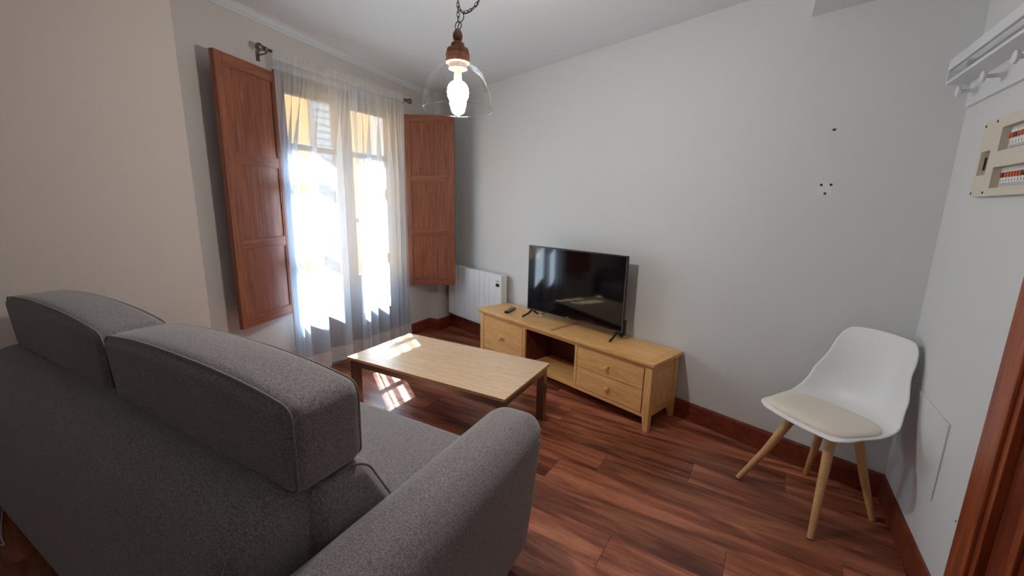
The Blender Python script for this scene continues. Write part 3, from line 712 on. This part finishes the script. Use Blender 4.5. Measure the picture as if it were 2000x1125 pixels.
# headrests
def rr_path(x0, x1, z0, z1, y, r, n=6):
    pts = []
    for cx_, cz_, a0 in ((x1 - r, z1 - r, 0), (x0 + r, z1 - r, 90), (x0 + r, z0 + r, 180), (x1 - r, z0 + r, 270)):
        for i in range(n + 1):
            a = math.radians(a0 + 90 * i / n); pts.append((cx_ + r * math.cos(a), y, cz_ + r * math.sin(a)))
    return pts
def dens(pts, step=0.05):
    o = []
    for i in range(len(pts)):
        a, b = Vector(pts[i]), Vector(pts[(i + 1) % len(pts)]); k = max(1, int((b - a).length / step))
        for j in range(k): o.append(a.lerp(b, j / k))
    return o
for xa, xb in ((-1.868, -0.842), (-2.945, -1.878)):
    cxh = (xa + xb) / 2
    def head_fn(q_, cxh=cxh):
        # crown: ends drop slightly, base a little narrower, lean back
        u = (q_.x - cxh) / ((xb - xa) / 2); zt = (q_.z - 0.685) / 0.28
        q_.z -= 0.030 * max(0, zt) * abs(u) ** 2.6
        q_.x = cxh + (q_.x - cxh) * (0.965 + 0.035 * max(0, min(1, zt)))
        q_.y -= 0.012 * zt
        return q_
    hr = so('headrest', rbox(xa, xb, 0.528, 0.742, 0.685, 0.962, 0.042, (0.006, 0.012, 0.016), 5, 12, head_fn), 'sofa')
    for yy in (0.5285, 0.7415):
        pts = [head_fn(Vector(p)) for p in dens(rr_path(xa + 0.012, xb - 0.012, 0.697, 0.950, yy + (0.012 if yy < 0.6 else -0.012), 0.04))]
        pth = []
        for p in pts:
            u = (p.x - cxh) / ((xb - xa) / 2); zt = (p.z - 0.823) / 0.14
            fz = 0.008 if yy < 0.6 else 0.003
            pth.append((p.x + 0.006 * (1 if u > 0 else -1) * (1 if abs(u) > 0.9 else 0), p.y, p.z + (fz * (1 if zt > 0 else -1) + 0.016 * (1 - min(1, u * u)) * 0.25 if abs(u) < 0.97 else 0)))
        so('piping', tube(pth, 0.0032, 6, True), 'piping', hr)
    sx = xb - 0.01 if xb > -1.5 else xa + 0.01
# arms
def arm_fn(q_):
    f = max(0.0, min(1.0, (q_.y - 0.7) / 0.65)); f = f * f
    q_.y += f * (0.36 * (q_.z - 0.12)) - f * 0.02
    q_.z += 0.012 * f
    return q_
for xa, xb in ((IX1 + 0.002, SX1), (SX0, IX0 - 0.002)):
    ar = so('armrest', rbox(xa, xb, 0.345, 1.325 if xb > -1.5 else 1.20, 0.045, 0.580, 0.094, (0.010, 0.0, 0.006), 7, 10, arm_fn), 'sofa')
    xs = xb - 0.008 if xb > -1.5 else xa + 0.008
    pts = [arm_fn(Vector((xs + (0.006 if xb > -1.5 else -0.006), 0.42 + (0.83 if xb > -1.5 else 0.70) * i / 24, 0.505))) for i in range(25)]
    so('seam', tube(pts, 0.0028, 6), 'piping', ar)
for xx in (SX0 + 0.10, SX1 - 0.10):
    for yy in (0.42, 1.22): so('foot', lathe([(0.022, 0.0), (0.028, 0.05)], 16, Matrix.Translation((xx, yy, 0))), 'black', None, False)
so('underside', box(SX0 + 0.08, SX1 - 0.08, 0.38, 1.28, 0.040, 0.046), 'lining', None, False)

cb = thing('floor_cable', 'thin white cable on the floor behind the left end of the sofa', 'cable', (-2.5, 0.27, 0.004))
obj('cable', tube(spline([(-0.75, 0.12, 0.0), (-0.35, -0.03, 0.0), (-0.08, 0.0, 0.0), (0.03, 0.025, 0.0), (-0.06, 0.035, 0.0), (-0.3, 0.09, 0.0), (-0.7, 0.2, 0.0)], 40), 0.003, 6), 'white_plastic', cb)

# ------------------------------------------------------------------ chair
CC = Vector((0.435, 2.275)); fd = Vector((-0.68, -0.733)).normalized()
ch = thing('dining_chair', 'white moulded chair with padded seat and beech legs in the corner', 'chair', (CC.x, CC.y, 0), math.atan2(fd.y, fd.x) - math.pi / 2)
prof = spline([(0.228, 0.440, 0), (0.208, 0.458, 0), (0.12, 0.457, 0), (0.02, 0.446, 0), (-0.07, 0.440, 0), (-0.135, 0.458, 0), (-0.178, 0.510, 0), (-0.200, 0.58, 0), (-0.222, 0.68, 0), (-0.245, 0.775, 0), (-0.262, 0.835, 0)], 61)
def lerp_tab(tab, v):
    for (a, x), (b, y) in zip(tab, tab[1:]):
        if v <= b:
            t = (v - a) / (b - a); t = t * t * (3 - 2 * t); return x + (y - x) * t
    return tab[-1][1]
edge = spline([(0.226, 0.443, 0), (0.206, 0.461, 0), (0.125, 0.464, 0), (0.04, 0.466, 0), (-0.03, 0.475, 0), (-0.078, 0.503, 0), (-0.112, 0.555, 0), (-0.142, 0.62, 0), (-0.180, 0.70, 0), (-0.222, 0.785, 0), (-0.246, 0.832, 0)], 61)
wtab = [(0, 0.182), (0.15, 0.206), (0.33, 0.226), (0.44, 0.228), (0.64, 0.208), (0.82, 0.172), (1, 0.142)]
def shell_pt(u, v, lift=0.0):
    i = v * 60; k = min(int(i), 59)
    c = prof[k].lerp(prof[k + 1], i - k); e_ = edge[k].lerp(edge[k + 1], i - k); p = c.lerp(e_, abs(u) ** 2.4)
    w = lerp_tab(wtab, v); e = 1.0
    if v < 0.16: e = 0.55 + 0.45 * (1 - (1 - v / 0.16) ** 2.6) ** (1 / 2.6)
    if v > 0.88: e = 0.72 + 0.28 * max(0.0, 1 - ((v - 0.88) / 0.12) ** 2.8) ** (1 / 2.8)
    return Vector((u * w * e, p.x, p.y + lift))
bm = bmesh.new(); nu, nv = 28, 60
g = [[bm.verts.new(shell_pt(-1 + 2 * i / nu, j / nv)) for i in range(nu + 1)] for j in range(nv + 1)]
for j in range(nv):
    for i in range(nu): bm.faces.new((g[j][i], g[j][i + 1], g[j + 1][i + 1], g[j + 1][i]))
bmesh.ops.recalc_face_normals(bm, faces=bm.faces[:])
SHF = Matrix.Rotation(-(math.atan2(fd.y, fd.x) - math.pi / 2), 2) @ Vector((0.036, -0.004)); SHF = (SHF.x, SHF.y, 0.018)
sh_ = obj('shell', bm, 'shell', ch, True, loc=SHF)
md = sh_.modifiers.new('thickness', 'SOLIDIFY'); md.thickness = 0.009; md.offset = -1
md = sh_.modifiers.new('soft', 'SUBSURF'); md.levels = 1; md.render_levels = 1
# seat pad
bm = bmesh.new(); npd = 48; rings = []
def pad_pt(a, r):
    cu, cv_ = math.cos(a), math.sin(a); ex = 0.72
    u = math.copysign(abs(cu) ** ex, cu) * r * 0.93; v = 0.238 - math.copysign(abs(cv_) ** ex, cv_) * r * 0.212
    return u, v
for r, l in ((1.0, 0.002), (1.0, 0.014), (0.96, 0.021), (0.85, 0.026), (0.6, 0.030), (0.3, 0.032)):
    rings.append([bm.verts.new(shell_pt(*pad_pt(2 * math.pi * k / npd, r), l)) for k in range(npd)])
for a, b in zip(rings, rings[1:]):
    for k in range(npd): bm.faces.new((a[k], a[(k + 1) % npd], b[(k + 1) % npd], b[k]))
bm.faces.new(rings[-1]); bmesh.ops.recalc_face_normals(bm, faces=bm.faces[:])
obj('seat_pad', bm, 'pad', ch, True, loc=SHF)
Rz = Matrix.Rotation(-(math.atan2(fd.y, fd.x) - math.pi / 2), 2)
for fx, fy in ((0.14, 2.31), (0.42, 2.00), (0.69, 2.28), (0.46, 2.53)):
    f = Rz @ (Vector((fx, fy)) - CC); t = Vector((f.x * 0.42 + SHF[0] * 0.8, f.y * 0.40 + SHF[1] * 0.8))
    bm = tube([(f.x, f.y, 0.0), (f.x + (t.x - f.x) * 0.5, f.y + (t.y - f.y) * 0.5, 0.2), (t.x, t.y, 0.440)], [0.0125, 0.0175, 0.0215], 14)
    autosmooth(obj('leg', bm, 'beech', ch), 50)
    obj('foot_pad', lathe([(0.0128, 0.0), (0.0128, 0.004)], 14, Matrix.Translation((f.x, f.y, -0.0005))), 'black', ch)
obj('cross_frame', bbox(-0.12, 0.12, -0.02, 0.02, 0.413, 0.438, 0.003), 'beech', ch, loc=(SHF[0], SHF[1], 0)); obj('cross_frame', bbox(-0.02, 0.02, -0.11, 0.11, 0.412, 0.437, 0.003), 'beech', ch, loc=(SHF[0], SHF[1], 0))
obj('mount_plate', bbox(-0.09, 0.09, -0.09, 0.09, 0.437, 0.450, 0.003), 'black', ch, loc=(SHF[0], SHF[1], 0))

# ------------------------------------------------------------------ pendant lamp
lamp = thing('pendant_lamp', 'pendant lamp with clear glass dome, turned wood cap and lit bulb', 'lamp', (-1.045, 1.45, 1.765))
R = 0.140
dp = [(R, 0.0), (R * 0.995, 0.02), (R * 0.97, 0.05), (R * 0.92, 0.08), (R * 0.83, 0.11), (R * 0.70, 0.138), (R * 0.52, 0.160), (R * 0.34, 0.173), (0.036, 0.178)]
gd = obj('glass_dome', lathe(dp, 64, None, False), 'dome', lamp, True)
bm = bmesh.new(); add_tube(bm, [(R * math.cos(2 * math.pi * k / 64), R * math.sin(2 * math.pi * k / 64), 0) for k in range(64)], 0.0016, 6, True)
obj('glass_rim', bm, 'dome', gd, True)
cap = [(0.038, 0.168), (0.046, 0.172), (0.047, 0.185), (0.044, 0.190), (0.047, 0.195), (0.047, 0.203), (0.043, 0.207), (0.044, 0.212), (0.041, 0.222), (0.028, 0.226), (0.026, 0.232), (0.026, 0.240), (0.020, 0.246), (0.012, 0.249), (0.017, 0.256), (0.0195, 0.266), (0.018, 0.277), (0.012, 0.288), (0.007, 0.294)]
o = obj('wood_cap', lathe(cap, 40), 'lamp_wood', lamp); autosmooth(o, 40)
obj('socket_collar', lathe([(0.036, 0.150), (0.036, 0.168), (0.02, 0.17)], 32), 'socket', lamp)
obj('socket', lathe([(0.015, 0.105), (0.015, 0.152)], 24), 'socket', lamp, True)
bp = [(0.013, 0.110), (0.014, 0.105), (0.026, 0.101), (0.035, 0.092), (0.0405, 0.079), (0.0425, 0.064), (0.040, 0.048), (0.033, 0.034), (0.022, 0.024), (0.010, 0.020), (0.001, 0.019)]
obj('bulb', lathe(bp, 32), 'bulb', lamp, True)
bm = bmesh.new(); add_tube(bm, [(0.0145 * math.cos(2 * math.pi * k / 24), 0.004, 0.306 + 0.0145 * math.sin(2 * math.pi * k / 24)) for k in range(24)], 0.0018, 6, True)
obj('ring', bm, 'chain', lamp, True)
def chain(bm, pts):
    pts = [Vector(p) for p in pts]; step = 0.0165; acc = [pts[0]]; rest = 0
    for a, b in zip(pts, pts[1:]):
        L = (b - a).length; t = step - rest
        while t <= L: acc.append(a.lerp(b, t / L)); t += step
        rest = L - (t - step)
    for i, (a, b) in enumerate(zip(acc, acc[1:])):
        dr = (b - a).normalized(); s = dr.cross(Vector((0.3, 0.5, 0.1))).normalized()
        if i % 2: s = dr.cross(s).normalized()
        c = (a + b) / 2
        add_tube(bm, [c + dr * 0.0115 * math.sin(2 * math.pi * k / 10) + s * 0.0055 * math.cos(2 * math.pi * k / 10) for k in range(10)], 0.0014, 5, True)
top = ceil_z(-1.045, 1.45) - 1.765
bm = bmesh.new(); chain(bm, [(0, 0.004, 0.320), (0, 0, top - 0.02)])
obj('chain', bm, 'chain', lamp, True)
swx, swy = 0.42, 0.30; stop_ = ceil_z(-1.045 + swx, 1.45 + swy) - 1.765
sw = spline([(0.004, 0.0, 0.372), (0.014, 0.008, 0.352), (0.034, 0.020, 0.354), (0.060, 0.036, 0.378), (0.085, 0.05, 0.42), (0.16, 0.11, 0.53), (0.27, 0.19, 0.66), (swx, swy, stop_ - 0.02)], 60)
bm = bmesh.new(); chain(bm, sw); obj('swag_chain', bm, 'chain', lamp, True)
obj('cord', tube(spline([(0.0, 0.0, 0.292), (0.004, 0.003, 0.312), (0.018, 0.010, 0.326), (0.020, 0.010, 0.345), (0.008, 0.004, 0.356)] + [tuple(p + Vector((0.002, 0.0, -0.002))) for p in sw[8::6]], 80), 0.0018, 6), 'chain', lamp, True)
obj('ceiling_hook', lathe([(0.012, -0.03), (0.02, -0.01), (0.022, 0.004)], 16, Matrix.Translation((0, 0, top))), 'chain', lamp, True)
obj('ceiling_rose', lathe([(0.015, -0.04), (0.045, -0.02), (0.05, 0.006)], 24, Matrix.Translation((swx, swy, stop_))), 'lamp_wood', lamp, True)

# ------------------------------------------------------------------ coat rack on the right wall
rk = thing('coat_rack', 'white wall rack with ledge and round pegs above the fuse box', 'coat rack', (*on_r(0), 0), RROT)
# local: x = -along, +y into the room
e0, e1 = -0.03, -0.97
obj('back_board', bbox(e1, e0, 0.0, 0.014, 1.822, 2.0, 0.002), 'rack', rk)
obj('ledge', bbox(e1, e0, 0.014, 0.088, 1.914, 1.926, 0.002), 'rack', rk)
obj('front_rail', bbox(e1, e0, 0.076, 0.088, 1.968, 2.008, 0.002), 'rack', rk)
obj('end_panel', bbox(e0 - 0.010, e0, 0.014, 0.088, 1.9265, 1.9675, 0.001), 'rack', rk); obj('end_panel', bbox(e1, e1 + 0.010, 0.014, 0.088, 1.9265, 1.9675, 0.001), 'rack', rk)
pegp = [(0.009, 0.0), (0.0075, 0.004), (0.0068, 0.044), (0.008, 0.049), (0.0185, 0.052), (0.020, 0.057), (0.019, 0.0605), (0.012, 0.062)]
for a in (0.133, 0.354, 0.575, 0.796):
    autosmooth(obj('peg', lathe(pegp, 24, Matrix.Translation((-a, 0.014, 1.866)) @ Matrix.Rotation(-math.pi / 2, 4, 'X')), 'rack', rk), 40)

# ------------------------------------------------------------------ fuse box
fb = thing('fuse_box', 'cream plastic fuse box with two rows of breakers on right wall', 'fuse box', (*on_r(0), 0), RROT)
fa0, fa1, fz0, fz1, fy = 0.318, 0.745, 1.459, 1.718, 0.026
x0_, x1_ = -fa1, -fa0
wins = [(-0.72, -0.462, 1.604, 1.680), (-0.72, -0.462, 1.484, 1.552)]
obj('back_tray', box(x0_ + 0.004, x1_ - 0.004, 0.0, 0.004, fz0 + 0.004, fz1 - 0.004), 'cream', fb)
cut = (-0.408, -0.338, 1.532, 1.614)     # recessed pull
bars = [(x0_, x1_, fz1 - 0.038, fz1), (x0_, x1_, fz0, 1.484), (x0_, -0.72, 1.484, 1.68), (-0.338, x1_, 1.484, 1.68),
        (-0.72, -0.462, 1.552, 1.604), (-0.462, -0.408, 1.484, 1.68), (-0.408, -0.338, 1.614, 1.68), (-0.408, -0.338, 1.484, 1.532)]
bm = bmesh.new()
for a, b, c, d in bars: add_box(bm, a, b, 0.004, fy, c, d)
obj('front_cover', bm, 'cream', fb)
obj('slot', box(-0.3405, -0.3375, 0.009, 0.0135, 1.552, 1.596), 'black', fb)
for i, (xa, xb, za, zb) in enumerate(wins):
    bd = obj('breaker_row', bbox(xa + 0.004, xb - 0.018, 0.004, 0.009, za + 0.008, zb - 0.006, 0.001), 'breaker', fb)
    nb = 12
    for k in range(nb):
        bx = xb - 0.026 - k * 0.0182
        obj('breaker', bbox(bx - 0.0168, bx, 0.009, 0.013, za + 0.014, zb - 0.014, 0.0008, 1), 'white_plastic', bd)
        obj('switch', bbox(bx - 0.013, bx - 0.004, 0.013, 0.019, (za + zb) / 2 - 0.002, (za + zb) / 2 + 0.014, 0.0008, 1), 'orange' if (k + i) % 7 != 2 else 'black', bd)
        obj('print_mark', box(bx - 0.011, bx - 0.006, 0.0128, 0.0133, za + 0.018, za + 0.026), 'rubber', bd)
for xx, zz in ((x1_ - 0.012, fz1 - 0.016), (x1_ - 0.010, fz0 + 0.012), (-0.415, fz1 - 0.012), (-0.425, fz0 + 0.012)):
    obj('screw', lathe([(0.0045, 0), (0.0045, 0.0012)], 10, Matrix.Translation((xx, fy, zz)) @ Matrix.Rotation(-math.pi / 2, 4, 'X')), 'hole', fb)
